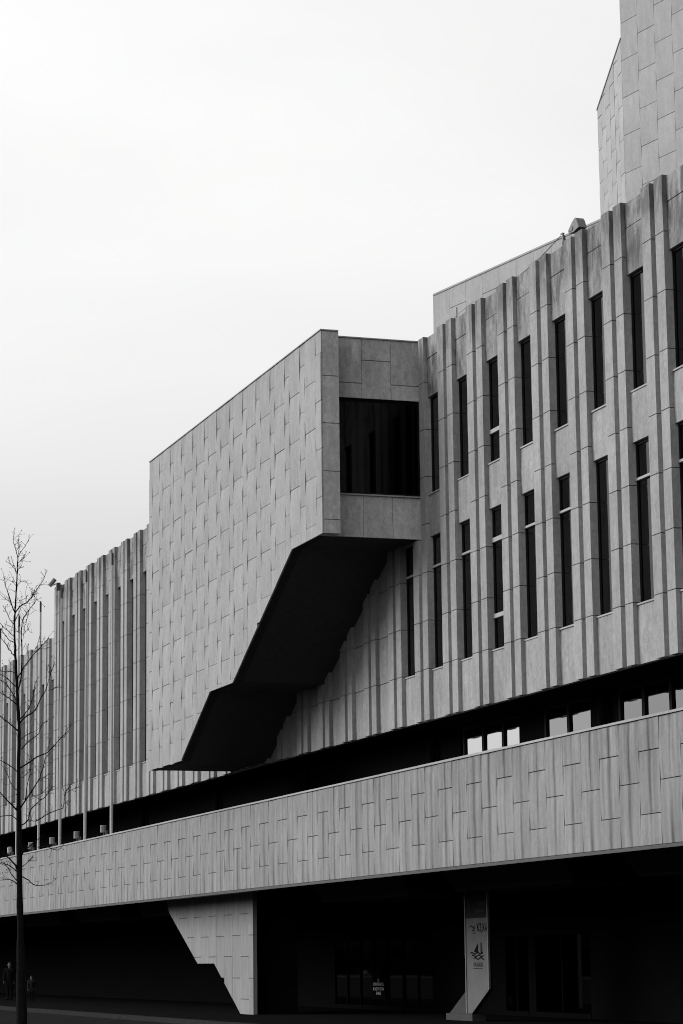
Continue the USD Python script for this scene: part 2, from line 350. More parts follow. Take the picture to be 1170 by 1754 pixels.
# --- stair box
bx0, bx1 = -80.76, -62.03
prof = [(bx0, 18.13), (bx1, 18.13), (bx1, 12.67), (-64.76, 12.67), (-70.70, 9.66), (-73.20, 9.66), (-76.67, 7.82), (bx0, 7.82)]
inner = [(bx0 + .02, 18.09), (bx1 - .05, 18.09), (bx1 - .05, 12.69), (-64.75, 12.69), (-70.69, 9.68), (-73.19, 9.68), (-76.66, 7.84), (bx0 + .02, 7.84)]
sbox = obj('stair_box', slab_xz(inner, YB + .05, YB + .30), JOINT, hall)
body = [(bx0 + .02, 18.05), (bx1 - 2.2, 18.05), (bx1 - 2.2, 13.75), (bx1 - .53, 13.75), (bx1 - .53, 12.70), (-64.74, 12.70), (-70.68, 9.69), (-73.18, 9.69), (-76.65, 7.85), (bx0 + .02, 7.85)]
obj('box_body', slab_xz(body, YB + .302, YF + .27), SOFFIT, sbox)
clip = sg.Polygon(prof)
edges = [bx1, bx1 - .48]; wide = True
while edges[-1] > bx0 + .02:
    edges.append(max(edges[-1] - (.951 if wide else .454), bx0)); wide = not wide
HB = 1.291
for i in range(len(edges) - 1):
    xr, xl = edges[i], edges[i + 1]
    if xr - xl < .1: continue
    narrow = i % 2 == 0
    z = (17.53 if narrow else 16.873) + HB * (0 if narrow else 1)
    cols = []
    if narrow: cols.append((17.53, 18.13))
    else: cols.append((16.873, 18.13))
    zt = 17.53 if narrow else 16.873
    while zt > 7.7: cols.append((zt - HB, zt)); zt -= HB
    for a, b in cols:
        g2 = .011
        rect = sg.box(xl + g2 / 2, a + .0075, xr - g2 / 2, b - .0075)
        q = rect.intersection(clip)
        if q.is_empty or q.area < .02: continue
        bow = .024 * rng.uniform(.6, 1.25) * ((b - a) / HB) ** 2 * (.3 if i in (0, len(edges) - 2) else 1); dy = rng.uniform(-.003, .003) + (.018 if b - a < .8 else 0)
        if q.area > rect.area * .999:
            obj('cladding_slab', bowed(xr - xl - g2, b - a - .015, .05, bow, 2, 8), MARBLE_BOX, sbox, loc=((xl + xr) / 2, YB + dy - .006, (a + b) / 2), smooth=35)
        else:
            geoms = getattr(q, 'geoms', [q])
            for qq in geoms:
                if qq.area > .01:
                    c = qq.centroid
                    mm = slab_xz([(px - c.x, pz - c.y) for px, pz in list(qq.exterior.coords)[:-1]], 0.0, .046)
                    obj('cladding_slab', mm, MARBLE_BOX, sbox, loc=(c.x, YB + dy + .004, c.y))
# cap, pier and end wall of the box
obj('box_coping', [box(bx0 - .01, bx1 + .015, YB - .012, YB + .5, 18.135, 18.165)], MARBLE_COPING, sbox)
pz = [12.67, 13.043, 14.335, 15.626, 16.907, 18.13]
for a, b in zip(pz[:-1], pz[1:]):
    obj('pier_slab', box(bx1 - .5, bx1, YB + .045, YB + .50, a + G / 2, b - G / 2), MARBLE_PIER, sbox)
obj('pier_core', box(bx1 - .49, bx1 - .03, YB + .055, YB + .48, 12.69, 18.1), JOINT, sbox)
ex = -62.5
def endslab(y0, y1, z0, z1):
    obj('end_wall_slab', box(ex - .05, ex + rng.uniform(-.003, .003), y0 + .005, y1 - .005, z0 + G / 2, z1 - G / 2), MARBLE_PIER, sbox)
E0, E1, V1, V2 = YB + .502, YF + .20, 21.40, 22.23
endslab(E0, V1, 16.87, 18.10); endslab(E0, V1, 16.455, 16.87)
endslab(V1, V2, 17.51, 18.10); endslab(V1, V2, 16.455, 17.51)
endslab(V2, E1, 16.875, 18.10); endslab(V2, E1, 16.455, 16.875)
for a, b in ((E0, V1), (V1, V2), (V2, E1)): endslab(a, b, 12.68, 13.81)
obj('end_wall_coping', box(ex - .4, ex + .02, E0, E1, 18.102, 18.135), MARBLE_COPING, sbox)
obj('box_roof', box(bx1 - 2.2, bx1 - .52, YB + .31, YF + .09, 17.9, 18.05), SOFFIT, sbox)
obj('end_sill', box(ex - .12, ex + .03, E0, E1, 13.812, 13.85), MARBLE_COPING, sbox)
ew = obj('end_window', [box(ex - .16, ex - .09, E0, E0 + .06, 13.852, 16.45), box(ex - .16, ex - .09, E1 - .06, E1, 13.852, 16.45), box(ex - .16, ex - .09, E0 + .06, E1 - .06, 16.39, 16.45), box(ex - .16, ex - .09, E0 + .06, E1 - .06, 13.852, 13.91)], BRONZE, sbox)
obj('end_pane', box(ex - .13, ex - .12, E0 + .06, E1 - .06, 13.91, 16.39), GLASS_DARK, sbox)

# --- terrace parapet
ZT, ZB = 6.36, 3.82
par = obj('terrace_parapet', box(-160, -10, YP + .05, YP + .34, ZB + .03, ZT - .03), JOINT, hall)
CW = .9585; XA = -52.02                                # a joint between columns (type A to its right)
ncol0 = int((-126 - XA) / CW); ncol1 = int((-42 - XA) / CW)
dirty = {(-44, 1), (-45, 1), (-49, 1)}
grey = {-46: (1,), -48: (2,), -47: (1, 2), -55: (1,), -56: (2,)}
small = []
for c in range(ncol0, ncol1 + 1):
    xl = XA + CW * c; xr = xl + CW
    typeA = (c % 2 == 0)
    rows = [(ZT - .03, 5.70), (5.70, 4.44), (4.44, ZB)] if typeA else [(ZT - .03, 5.083), (5.083, ZB)]
    far = xr < -112
    for ri, (zt, zb) in enumerate(rows):
        pieces = [(xl, xl + CW / 2), (xl + CW / 2, xr)] if (ri == 0) else [(xl, xr)]
        for a, b in pieces:
            g2 = .010
            bow = .016 * rng.uniform(.6, 1.25) * ((zt - zb) / 1.26) ** 2
            half = ri == 0
            m = bowed(b - a - g2, zt - zb - G, .05, bow, 2, 6)
            dy = rng.uniform(-.003, .004)
            cx, cz = (a + b) / 2, (zt + zb) / 2
            mat = MARBLE_PARAPET
            if c in grey and ri in grey[c] and not half: mat = MARBLE_DIRTY
            # keep the stain on the centre line of the whole column, also for half slabs
            ox = (xl + xr) / 2
            m.apply_translation((cx - ox, 0, 0))
            if far or (half and xr < -66):
                m.apply_translation((ox, YP + dy, cz)); small.append(m)
            else:
                obj('parapet_slab', m, mat, par, loc=(ox, YP + dy, cz), smooth=35)
tag(obj('far_parapet_slabs', small, MARBLE_PARAPET, par), kind='stuff')
cx = -128.0
while cx < -41:
    obj('coping_stone', box(cx + .005, cx + 2.865, YP - .02, YP + .40, ZT - .022, ZT + .028 + rng.uniform(-.003, .003)), MARBLE_COPING, par); cx += 2.87
obj('edge_trim', box(-160, -10, YP - .012, YP + .30, ZB - .075, ZB - .004), TRIM, par)

PILLARS = [-54.02, -65.5, -77.15, -87.7, -98.7, -109.7]
# --- terrace deck, glazing behind it, undercroft
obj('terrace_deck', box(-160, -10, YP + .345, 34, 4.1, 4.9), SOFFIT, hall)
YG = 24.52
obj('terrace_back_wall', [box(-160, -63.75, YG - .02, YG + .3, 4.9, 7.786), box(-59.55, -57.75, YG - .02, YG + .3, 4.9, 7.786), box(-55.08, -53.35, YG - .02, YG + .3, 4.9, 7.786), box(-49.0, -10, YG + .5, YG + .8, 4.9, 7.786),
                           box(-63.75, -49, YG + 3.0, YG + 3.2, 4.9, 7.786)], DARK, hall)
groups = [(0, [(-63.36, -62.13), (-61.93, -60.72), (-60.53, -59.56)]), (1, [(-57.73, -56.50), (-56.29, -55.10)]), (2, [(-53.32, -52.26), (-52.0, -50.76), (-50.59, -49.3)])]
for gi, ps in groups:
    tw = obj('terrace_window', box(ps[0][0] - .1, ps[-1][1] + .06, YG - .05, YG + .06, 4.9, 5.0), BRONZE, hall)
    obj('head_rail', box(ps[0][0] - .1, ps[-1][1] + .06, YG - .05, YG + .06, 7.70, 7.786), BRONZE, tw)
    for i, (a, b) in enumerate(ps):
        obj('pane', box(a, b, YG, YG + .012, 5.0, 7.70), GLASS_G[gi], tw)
        obj('post', box(a - .14 if i else a - .1, a, YG - .05, YG + .06, 5.0, 7.70), BRONZE, tw)
for x in PILLARS:                                      # slim dark pillars standing on the terrace
    obj('terrace_pillar', lathe([(0, 4.9), (.12, 4.9), (.12, 7.786), (0, 7.786)], x, 24.33, 12), DARK, hall)

for i in range(-1, 7):                                 # downstand beams under the deck
    xr0 = -51.5 - 11.45 * i
    pts = [(xr0 - 1.45, 4.1), (xr0, 3.4), (xr0 + 7.75, 3.4), (xr0 + 7.2, 4.1)]
    obj('downstand_beam', slab_xz(pts, 24.0, 26.2), SOFFIT, hall)
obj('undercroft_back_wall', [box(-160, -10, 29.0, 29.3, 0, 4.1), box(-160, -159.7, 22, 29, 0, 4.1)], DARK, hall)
for x0, x1, n in ((-86.8, -79.7, 5), (-79.5, -76.8, 2), (-70.6, -68.8, 2), (-68.3, -64.4, 2)):
    gl = obj('entrance_frame', box(x0, x1, 28.4, 28.5, 2.3, 2.42), DARK, hall)
    obj('threshold', box(x0, x1, 28.4, 28.5, 0.0, .14), DARK, gl)
    for i in range(n):
        a, b = x0 + (x1 - x0) * i / n, x0 + (x1 - x0) * (i + 1) / n
        obj('post', box(a, a + .07, 28.4, 28.5, .14, 2.3), DARK, gl)
        obj('pane', box(a + .07, b, 28.44, 28.45, .14, 2.3), GLASS_DARK, gl)
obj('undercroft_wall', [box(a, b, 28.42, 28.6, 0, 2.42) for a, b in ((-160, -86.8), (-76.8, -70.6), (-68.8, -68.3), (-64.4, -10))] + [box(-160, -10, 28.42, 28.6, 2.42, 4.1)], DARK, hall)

# --- columns under the terrace
YC = 22.8
cp = [(-89.25, 4.10), (-88.53, 3.39), (-84.66, 1.60), (-82.55, 1.60), (-79.41, 0.0), (-77.92, 0.0), (-77.92, 4.10)]
cin = sg.Polygon(cp).buffer(-.03, join_style=2)
col = obj('column', slab_xz(cin, YC + .035, YC + .12), JOINT, hall)
obj('column_back', slab_xz(sg.Polygon(cp).buffer(-.004, join_style=2), YC + .05, YC + .13), MARBLE_COLUMN, col)
obj('column_core', slab_xz([(-88.0, 3.0), (-84.7, 1.55), (-82.7, 1.55), (-79.6, 0.0), (-78.35, 0.0), (-78.35, 4.10), (-88.0, 4.10)], YC + .135, YC + 1.6), DARK, col)  # dark colour stands in for shade on the marble side of the column
cpoly = sg.Polygon(cp)
x = -77.92; i = 0
while x > -89.3:
    w = .9585 if i else .50
    a, b = x - w, x
    zj = [0.47, 1.12 + .0] if i % 2 == 0 else [-.2]
    zs = sorted([-.05] + ([.47, 1.815, 3.16] if i % 2 == 1 else [1.13, 2.48]) + [4.1])
    for z0, z1 in zip(zs[:-1], zs[1:]):
        q = sg.box(a + .005, z0 + G / 2, b - .005, z1 - G / 2).intersection(cpoly)
        for qq in getattr(q, 'geoms', [q]):
            if qq.area > .03:
                c = qq.centroid
                obj('column_slab', slab_xz([(px - c.x, pz_ - c.y) for px, pz_ in list(qq.exterior.coords)[:-1]], 0, .045), MARBLE_COLUMN, col, loc=(c.x, YC + rng.uniform(-.003, .003), c.y))
    x = a; i += 1
# the slim column that carries the banner: straight shaft on a foot that leans aside
c2 = obj('slim_column', slab_xz([(-65.19, .86), (-63.62, .86), (-63.62, 4.1), (-65.19, 4.1)], 25.14, 25.24), CONCRETE, hall)
obj('column_foot', slab_xz([(-66.62, .185), (-64.86, .185), (-63.52, .858), (-65.19, .858)], 25.14, 25.24), CONCRETE, c2)
obj('column_base', box(-66.80, -64.80, 25.10, 25.5, 0.0, .183), CONCRETE, c2)

# --- upper hall wall, set back and turned, and the tower
def clad(name, part, origin, d, cols, mat, zmin, topf, zj, hgt, cw, bow=.0, outward=-1):
    """Slabs on a turned wall: origin (x, y), unit direction d along it; staggered by half; topf(s) = wall top at distance s."""
    n = np.array([d[1], -d[0]])
    if outward * n[1] < 0: n = -n
    for ci in range(cols[0], cols[1]):
        s0, s1 = ci * cw, (ci + 1) * cw
        off = 0 if ci % 2 == 0 else hgt / 2
        z = zj + off
        while z - hgt > zmin: z -= hgt
        while z < max(topf(s0), topf(s1)):
            poly = sg.Polygon([(s0 + .005, z + G / 2), (s1 - .005, z + G / 2), (s1 - .005, z + hgt - G / 2), (s0 + .005, z + hgt - G / 2)])
            lim = sg.Polygon([(s0, zmin), (s1, zmin), (s1, topf(s1)), (s0, topf(s0))])
            q = poly.intersection(lim)
            if not q.is_empty and q.area > .02:
                c = q.centroid
                full = q.area > poly.area * .995
                if full and bow: m = bowed(cw - .01, hgt - G, .05, bow * rng.uniform(.6, 1.2), 1, 6)
                else: m = slab_xz([(a - c.x, b - c.y) for a, b in list(q.exterior.coords)[:-1]], 0, .05)
                m = rot_z(m, d)
                obj(name, m, mat, part, loc=(origin[0] + d[0] * c.x, origin[1] + d[1] * c.x, c.y))
            z += hgt

def prism(origin, d, s0, s1, depth, z0, tops, inset=.05):
    """Wall body behind turned slabs."""
    m = slab_xz([(s0, z0), (s1, z0), (s1, tops[1]), (s0, tops[0])], inset, depth)
    m = rot_z(m, d); m.apply_translation((origin[0], origin[1], 0)); return m

ud = np.array([.983, .186]); ud /= np.linalg.norm(ud); uo = (-72.338, 27.209)
uw = obj('upper_hall_wall', prism(uo, ud, .02, 27, 8, 17.9, (22.24, 22.24), .045), JOINT, hall)
clad('upper_slab', uw, uo, ud, (0, 26), MARBLE_TOWER, 18.0, lambda s: 22.24, 18.3, 1.325, .951)
cop = slab_xz([(-.02, 22.245), (27, 22.245), (27, 22.30), (-.02, 22.30)], -.02, .5)
cop = rot_z(cop, ud); cop.apply_translation((uo[0], uo[1], 0)); obj('upper_coping', cop, MARBLE_COPING, uw)
side = rot_z(box(-.05, .018, .0, 7.9, 18, 22.24), ud); side.apply_translation((uo[0], uo[1], 0)); obj('upper_return', side, MARBLE_TOWER, uw)

to = (-74.49, 34.96); td = np.array([.981, .195]); td /= np.linalg.norm(td); tl = np.array([.987, -.16]); tl /= np.linalg.norm(tl)
tw = obj('tower', prism(to, td, .03, 22, 9, 17.9, (38, 38), .046), JOINT, hall)
clad('tower_slab', tw, to, td, (0, 16), MARBLE_TOWER, 22.0, lambda s: 38.0, 22.3 - 1.325 * .0, 1.325, .951, bow=.012)
# the lower wing of the tower, its roof climbing towards the tall face
lo = (to[0] - tl[0] * 3.26, to[1] - tl[1] * 3.26)
ltop = lambda s: 30.95 + (32.35 - 30.95) * s / 3.26
wg = obj('tower_wing', prism(lo, tl, .02, 3.25, 8, 17.9, (30.9, 32.3), .046), JOINT, hall)
for (a, b) in ((0, 2.24), (2.27, 3.255)):
    n = max(1, round((b - a) / .5)); cw = (b - a) / n
    clad('wing_slab', wg, (lo[0] + tl[0] * a, lo[1] + tl[1] * a), tl, (0, n), MARBLE_TOWER, 22.0, lambda s, a=a: ltop(s + a), 22.35, 1.18, cw, bow=.010)
cp_ = slab_xz([(-.02, 30.93), (3.26, 32.33), (3.26, 32.40), (-.02, 31.0)], -.02, .4); cp_ = rot_z(cp_, tl); cp_.apply_translation((lo[0], lo[1], 0)); obj('wing_coping', cp_, DARKMETAL, wg)

# ================================================================ banner on the slim column
YS = 25.10
ban = thing('column_banner', (-64.2, YS, 0), label='tall pale banner with a sailing boat emblem on the slim column', cat='banner')
def onb(m): m.apply_translation((64.2, -YS, 0)); return m
obj('banner_cloth', onb(slab_xz([(-65.15, .20), (-64.83, .20), (-63.55, .84), (-63.55, 2.735), (-65.15, 2.735)], YS + .006, YS + .03)), BANNER, ban)
obj('dark_panel', onb(slab_xz([(-65.15, 2.74), (-63.55, 2.74), (-63.55, 3.75), (-65.15, 3.75)], YS + .006, YS + .03)), BANNERDARK, ban)
obj('frame_rail', onb(box(-65.21, -65.155, YS - .02, YS + .035, .2, 3.75)), ALU, ban)
obj('frame_rail', onb(box(-63.545, -63.49, YS - .02, YS + .035, .86, 3.75)), ALU, ban)
def text(s, x, z, h, mat, name, sx=1.0, w=None, bold=False):
    m = meshkit.text_mesh(s, h, .002, bold)
    if w: sx = w / (m.bounds[1][0] - m.bounds[0][0])
    v = m.vertices.copy(); v0 = v[:, 0].min(); v1 = v[:, 1].min()
    m.vertices = np.stack([x + (v[:, 0] - v0) * sx, YS + .004 - v[:, 2], z + v[:, 1] - v1], 1)
    return obj(name, onb(m), mat, ban)
text('K3,K4', -64.33, 2.32, .21, INK, 'lettering', w=.74, bold=True)
text('PAVIADA', -64.63, 1.44, .11, INK, 'lettering', w=.68)
obj('small_print', onb(trimesh.util.concatenate([box(-64.66 + i * .062, -64.66 + i * .062 + w, YS + .002, YS + .0055, 1.385, 1.405) for i, w in enumerate([.03, .045, .02, .05, .05, .035, .0105, .05, .03, .045, .02])])), INK, ban)
def waves(x0, x1, z, amp, th, n=14):
    xs = np.linspace(x0, x1, n); zc_ = z + amp * np.sin((xs - x0) * 2 * np.pi / .42)
    return sg.Polygon([(a, b + th / 2) for a, b in zip(xs, zc_)] + [(a, b - th / 2) for a, b in zip(xs[::-1], zc_[::-1])])
boat = [slab_xz([(-64.60, 1.84), (-64.28, 1.80), (-64.28, 2.07)], YS + .002, YS + .0055), slab_xz([(-64.10, 1.79), (-64.02, 1.80), (-64.0, 2.08), (-64.08, 2.08)], YS + .002, YS + .0055), slab_xz([(-63.96, 1.78), (-63.93, 1.78), (-63.945, 2.0)], YS + .002, YS + .0055)]
for j, (a, b, z) in enumerate(((-64.85, -63.92, 1.80), (-64.75, -63.88, 1.73), (-64.62, -63.85, 1.66))):
    boat.append(slab_xz(waves(a, b, z - .0, .022, .036), YS + .002, YS + .0055))
obj('boat_emblem', onb(trimesh.util.concatenate(boat)), INK, ban)
sm = [slab_xz([(-64.62, 2.44), (-64.50, 2.42), (-64.53, 2.56)], YS + .002, YS + .0055), slab_xz(waves(-64.87, -64.58, 2.50, .03, .03), YS + .002, YS + .0055), slab_xz(waves(-64.70, -64.50, 2.39, .02, .025), YS + .002, YS + .0055), slab_xz(waves(-64.60, -64.46, 2.33, .01, .025), YS + .002, YS + .0055)]
obj('small_boat_emblem', onb(trimesh.util.concatenate(sm)), INK, ban)
obj('faded_arrow', onb(slab_xz([(-65.0, 3.12), (-64.86, 3.22), (-64.86, 3.02)], YS + .002, YS + .0055)), GREYINK, ban)
for z, x in ((3.08, -64.25), (2.88, -64.4)):
    obj('faded_print', onb(trimesh.util.concatenate([box(x + i * .075, x + i * .075 + .045, YS + .002, YS + .0055, z, z + .07 + .03 * ((i * 7) % 3 == 0)) for i in range(8)])), GREYINK, ban)

# poster on the undercroft glass
po = thing('glass_poster', (-81.9, 28.36, 0), label='small dark poster with white lettering on the undercroft glass', cat='poster')
obj('sheet', box(-.68, .68, 0, .012, .35, 1.25), INK, po)
for s, z, w in (('IN', .93, .14), ('CONVERSATIO', .80, 1.12), ('N WITH TOM', .645, 1.12), ('GAME', .50, .5)):
    m = meshkit.text_mesh(s, .095, .002, True); v = m.vertices.copy(); sx = w / np.ptp(v[:, 0])
    m.vertices = np.stack([(v[:, 0] - v[:, 0].min()) * sx - w / 2, -.003 - v[:, 2], z + v[:, 1]], 1); obj('lettering', m, PAPER, po)

# ================================================================ flagpoles and their floodlights
PX = [-94.11, -98.68, -103.43, -107.82, -112.66, -117.2]
where = ['the one nearest the stair box', 'second from the stair box', 'third from the stair box', 'fourth, beyond the corner of the higher block', 'fifth, seen just right of the tree trunk', 'farthest from the stair box, beyond the tree']
for i, x in enumerate(PX):
    t = thing('flagpole', (x, 21.98, 6.3), label='slim pale flagpole on the terrace parapet, ' + where[i], cat='flagpole', group='flagpoles along the terrace parapet')
    obj('lower_tube', lathe([(0, -.6), (.05, -.6), (.062, .35), (.062, 3.9), (.056, 3.95), (0, 3.95)], 0, 0, 14), POLE, t, smooth=40)
    obj('upper_tube', lathe([(0, 3.94), (.047, 3.94), (.040, 10.45), (0, 10.45)], 0, 0, 14), POLE, t, smooth=40)
    obj('cap', lathe([(0, 10.46), (.045, 10.46), (.045, 10.85), (.03, 10.93), (0, 10.95)], 0, 0, 12), POLECAP, t, smooth=40)
LX = [-94.97, -99.66, -104.4, -108.9, -113.6]
lw = ['nearest the stair box', 'second from the stair box', 'third from the stair box', 'fourth, right of the tree trunk', 'half behind the tree trunk']
for i, x in enumerate(LX):
    t = thing('floodlight', (x, 21.86, 6.36), label='small drum-shaped floodlight on the parapet beside a flagpole, ' + lw[i], cat='floodlight', group='floodlights at the feet of the flagpoles')
    tilt = [0.03, 0.04, -.03, .28, -.35][i]
    h = trimesh.creation.revolve(np.array([(0, .20), (.115, .20), (.12, .215), (.12, .46), (.105, .475), (.09, .462), (0, .458)]), sections=20)
    h.apply_transform(trimesh.transformations.rotation_matrix(tilt, (0, 1, 0), (0, 0, .3)))
    obj('housing', h, DRUM, t, smooth=35)
    obj('bracket', [box(.0, .42, .03, .055, .215, .25), box(.40, .43, -.02, .09, -.02, .25), box(-.02, .02, .0, .06, .02, .22)], DARKMETAL, t)

# floodlight tube on the roof corner of the higher block
t = thing('roof_floodlight', (-107.9, 22.75, 18.06), label='grey tube-shaped floodlight on an arm at the roof corner of the higher block', cat='floodlight')
ax = np.array([.46, .12, .88]); ax /= np.linalg.norm(ax)
c0 = np.array([-1.2, 0, .22])
h = trimesh.creation.cylinder(.10, .40, sections=20); h.apply_transform(trimesh.geometry.align_vectors([0, 0, 1], [.25, .58, .77])); h.apply_translation(c0)
obj('housing', h, plain('roof_floodlight_grey', .22, .5), t, smooth=35)
obj('arm', tube([(-.98, 0, .07), (-.5, 0, .05), (-.02, 0, .02), (.0, 0, -.15)], .03), DARKMETAL, t)
obj('mount', box(-.12, .10, -.06, .10, -.30, .02), TRIM, t)

# hooded roof vent near the tower, lightning cable and its clamp
t = thing('roof_hood', (-54.6, 24.3, 17.98), label='grey hooded box with sloping top on the roof edge near the tower', cat='roof vent')
hp = [(-.30, 1.20), (-.27, 1.12), (.02, 1.08), (.34, 1.12), (.22, 1.33), (.15, 1.40), (.09, 1.40), (-.08, 1.33)]
obj('hood', slab_xz(hp, -.11, .11), plain('hood_grey', .14, .6), t)
obj('lamp_face', slab_xz([(-.24, 1.15), (-.04, 1.13), (.02, 1.20), (-.03, 1.25)], -.125, -.112), DARKMETAL, t)
obj('stand', [box(-.06, .02, -.05, .05, 0, 1.12), box(.16, .20, -.05, .05, 0, 1.12)], DARKMETAL, t)
t = thing('lightning_cable', (-53.42, 23.3, 17.97), label='thin cable slung along the roof edge to a dark clamp', cat='cable')
cb = [np.array([-3.2 + s * 3.3, .0, .26 + .30 * s - .07 * math.sin(math.pi * s)]) for s in np.linspace(0, 1, 16)]
obj('cable', tube(cb, .010, 6), DARKMETAL, t)
obj('clamp', tube([(.2, 0, .60), (.26, 0, .50), (.30, 0, .36), (.24, 0, .22), (.22, 0, -.05)], [.02, .045, .05, .02, .012], 8), DARKMETAL, t)
obj('clamp_arm', tube([(.12, 0, .60), (.30, 0, .57)], .018, 6), DARKMETAL, t)
t = thing('edge_wire', (-61.2, 23.4, 18.06), label='thin wire rail on the roof corner beside the stair box', cat='wire')
obj('wire', tube([(-.9, 0, .0), (-.2, .0, .22), (.5, .1, .42), (1.4, .2, .55)], .010, 6), POLE, t)
obj('stay', tube([(.42, .1, .0), (.44, .1, .62)], .016, 6), DARKMETAL, t)

# ================================================================ the young bare tree
TREE_O = np.array([-44.49, 8.80, -.12])
fh = np.array([fw[0], fw[1], 0]); fh /= np.linalg.norm(fh); rh = np.array([fh[1], -fh[0], 0.0])
S = 45.0 / 4328.4 / math.cos(.02)                      # metres for one unit of the sketch the tree is drawn from
def tp(x, y, dep=0.0):
    """Tree sketch: x to the side of the trunk's foot and y up, in hundredths."""
    return np.array([0, 0, 0]) + rh * (x - 38) * S + fh * dep + np.array([0, 0, (1822 - y) * S])
tr = thing('street_tree', TREE_O, label='young bare street tree with a slender dark trunk and fine twigs', cat='tree')
trng = np.random.default_rng(11)
trunk = [(40, 1830), (38, 1754), (36, 1660), (33.5, 1560), (31, 1460), (29, 1370), (28.5, 1300), (28.5, 1255), (26, 1210), (22.5, 1160), (20, 1110), (18.5, 1070), (20, 1040), (21.5, 1010), (22.6, 980), (23, 955)]
tr_r = [10.2, 9.4, 7.6, 5.6, 4.6, 3.6, 3.1, 3.0, 2.6, 2.2, 1.8, 1.5, 1.35, 1.2, 1.05, .9]
def smoothpath(pts, n):
    p = np.array(pts, float); t = np.linspace(0, 1, len(p)); tt = np.linspace(0, 1, n)
    from scipy.interpolate import PchipInterpolator
    return np.stack([PchipInterpolator(t, p[:, i])(tt) for i in range(p.shape[1])], 1)
tk = smoothpath([(x, y, r_) for (x, y), r_ in zip(trunk, tr_r)], 60)
jit = trng.normal(0, .25, (60, 2)); jit[:1] = 0
obj('trunk', tube([tp(x + j[0], y, .01 * j[1]) for (x, y, r_), j in zip(tk, jit)], [r_ * S * (1 + .06 * trng.normal()) for r_ in tk[:, 2]], 12), BARK, tr, smooth=True)
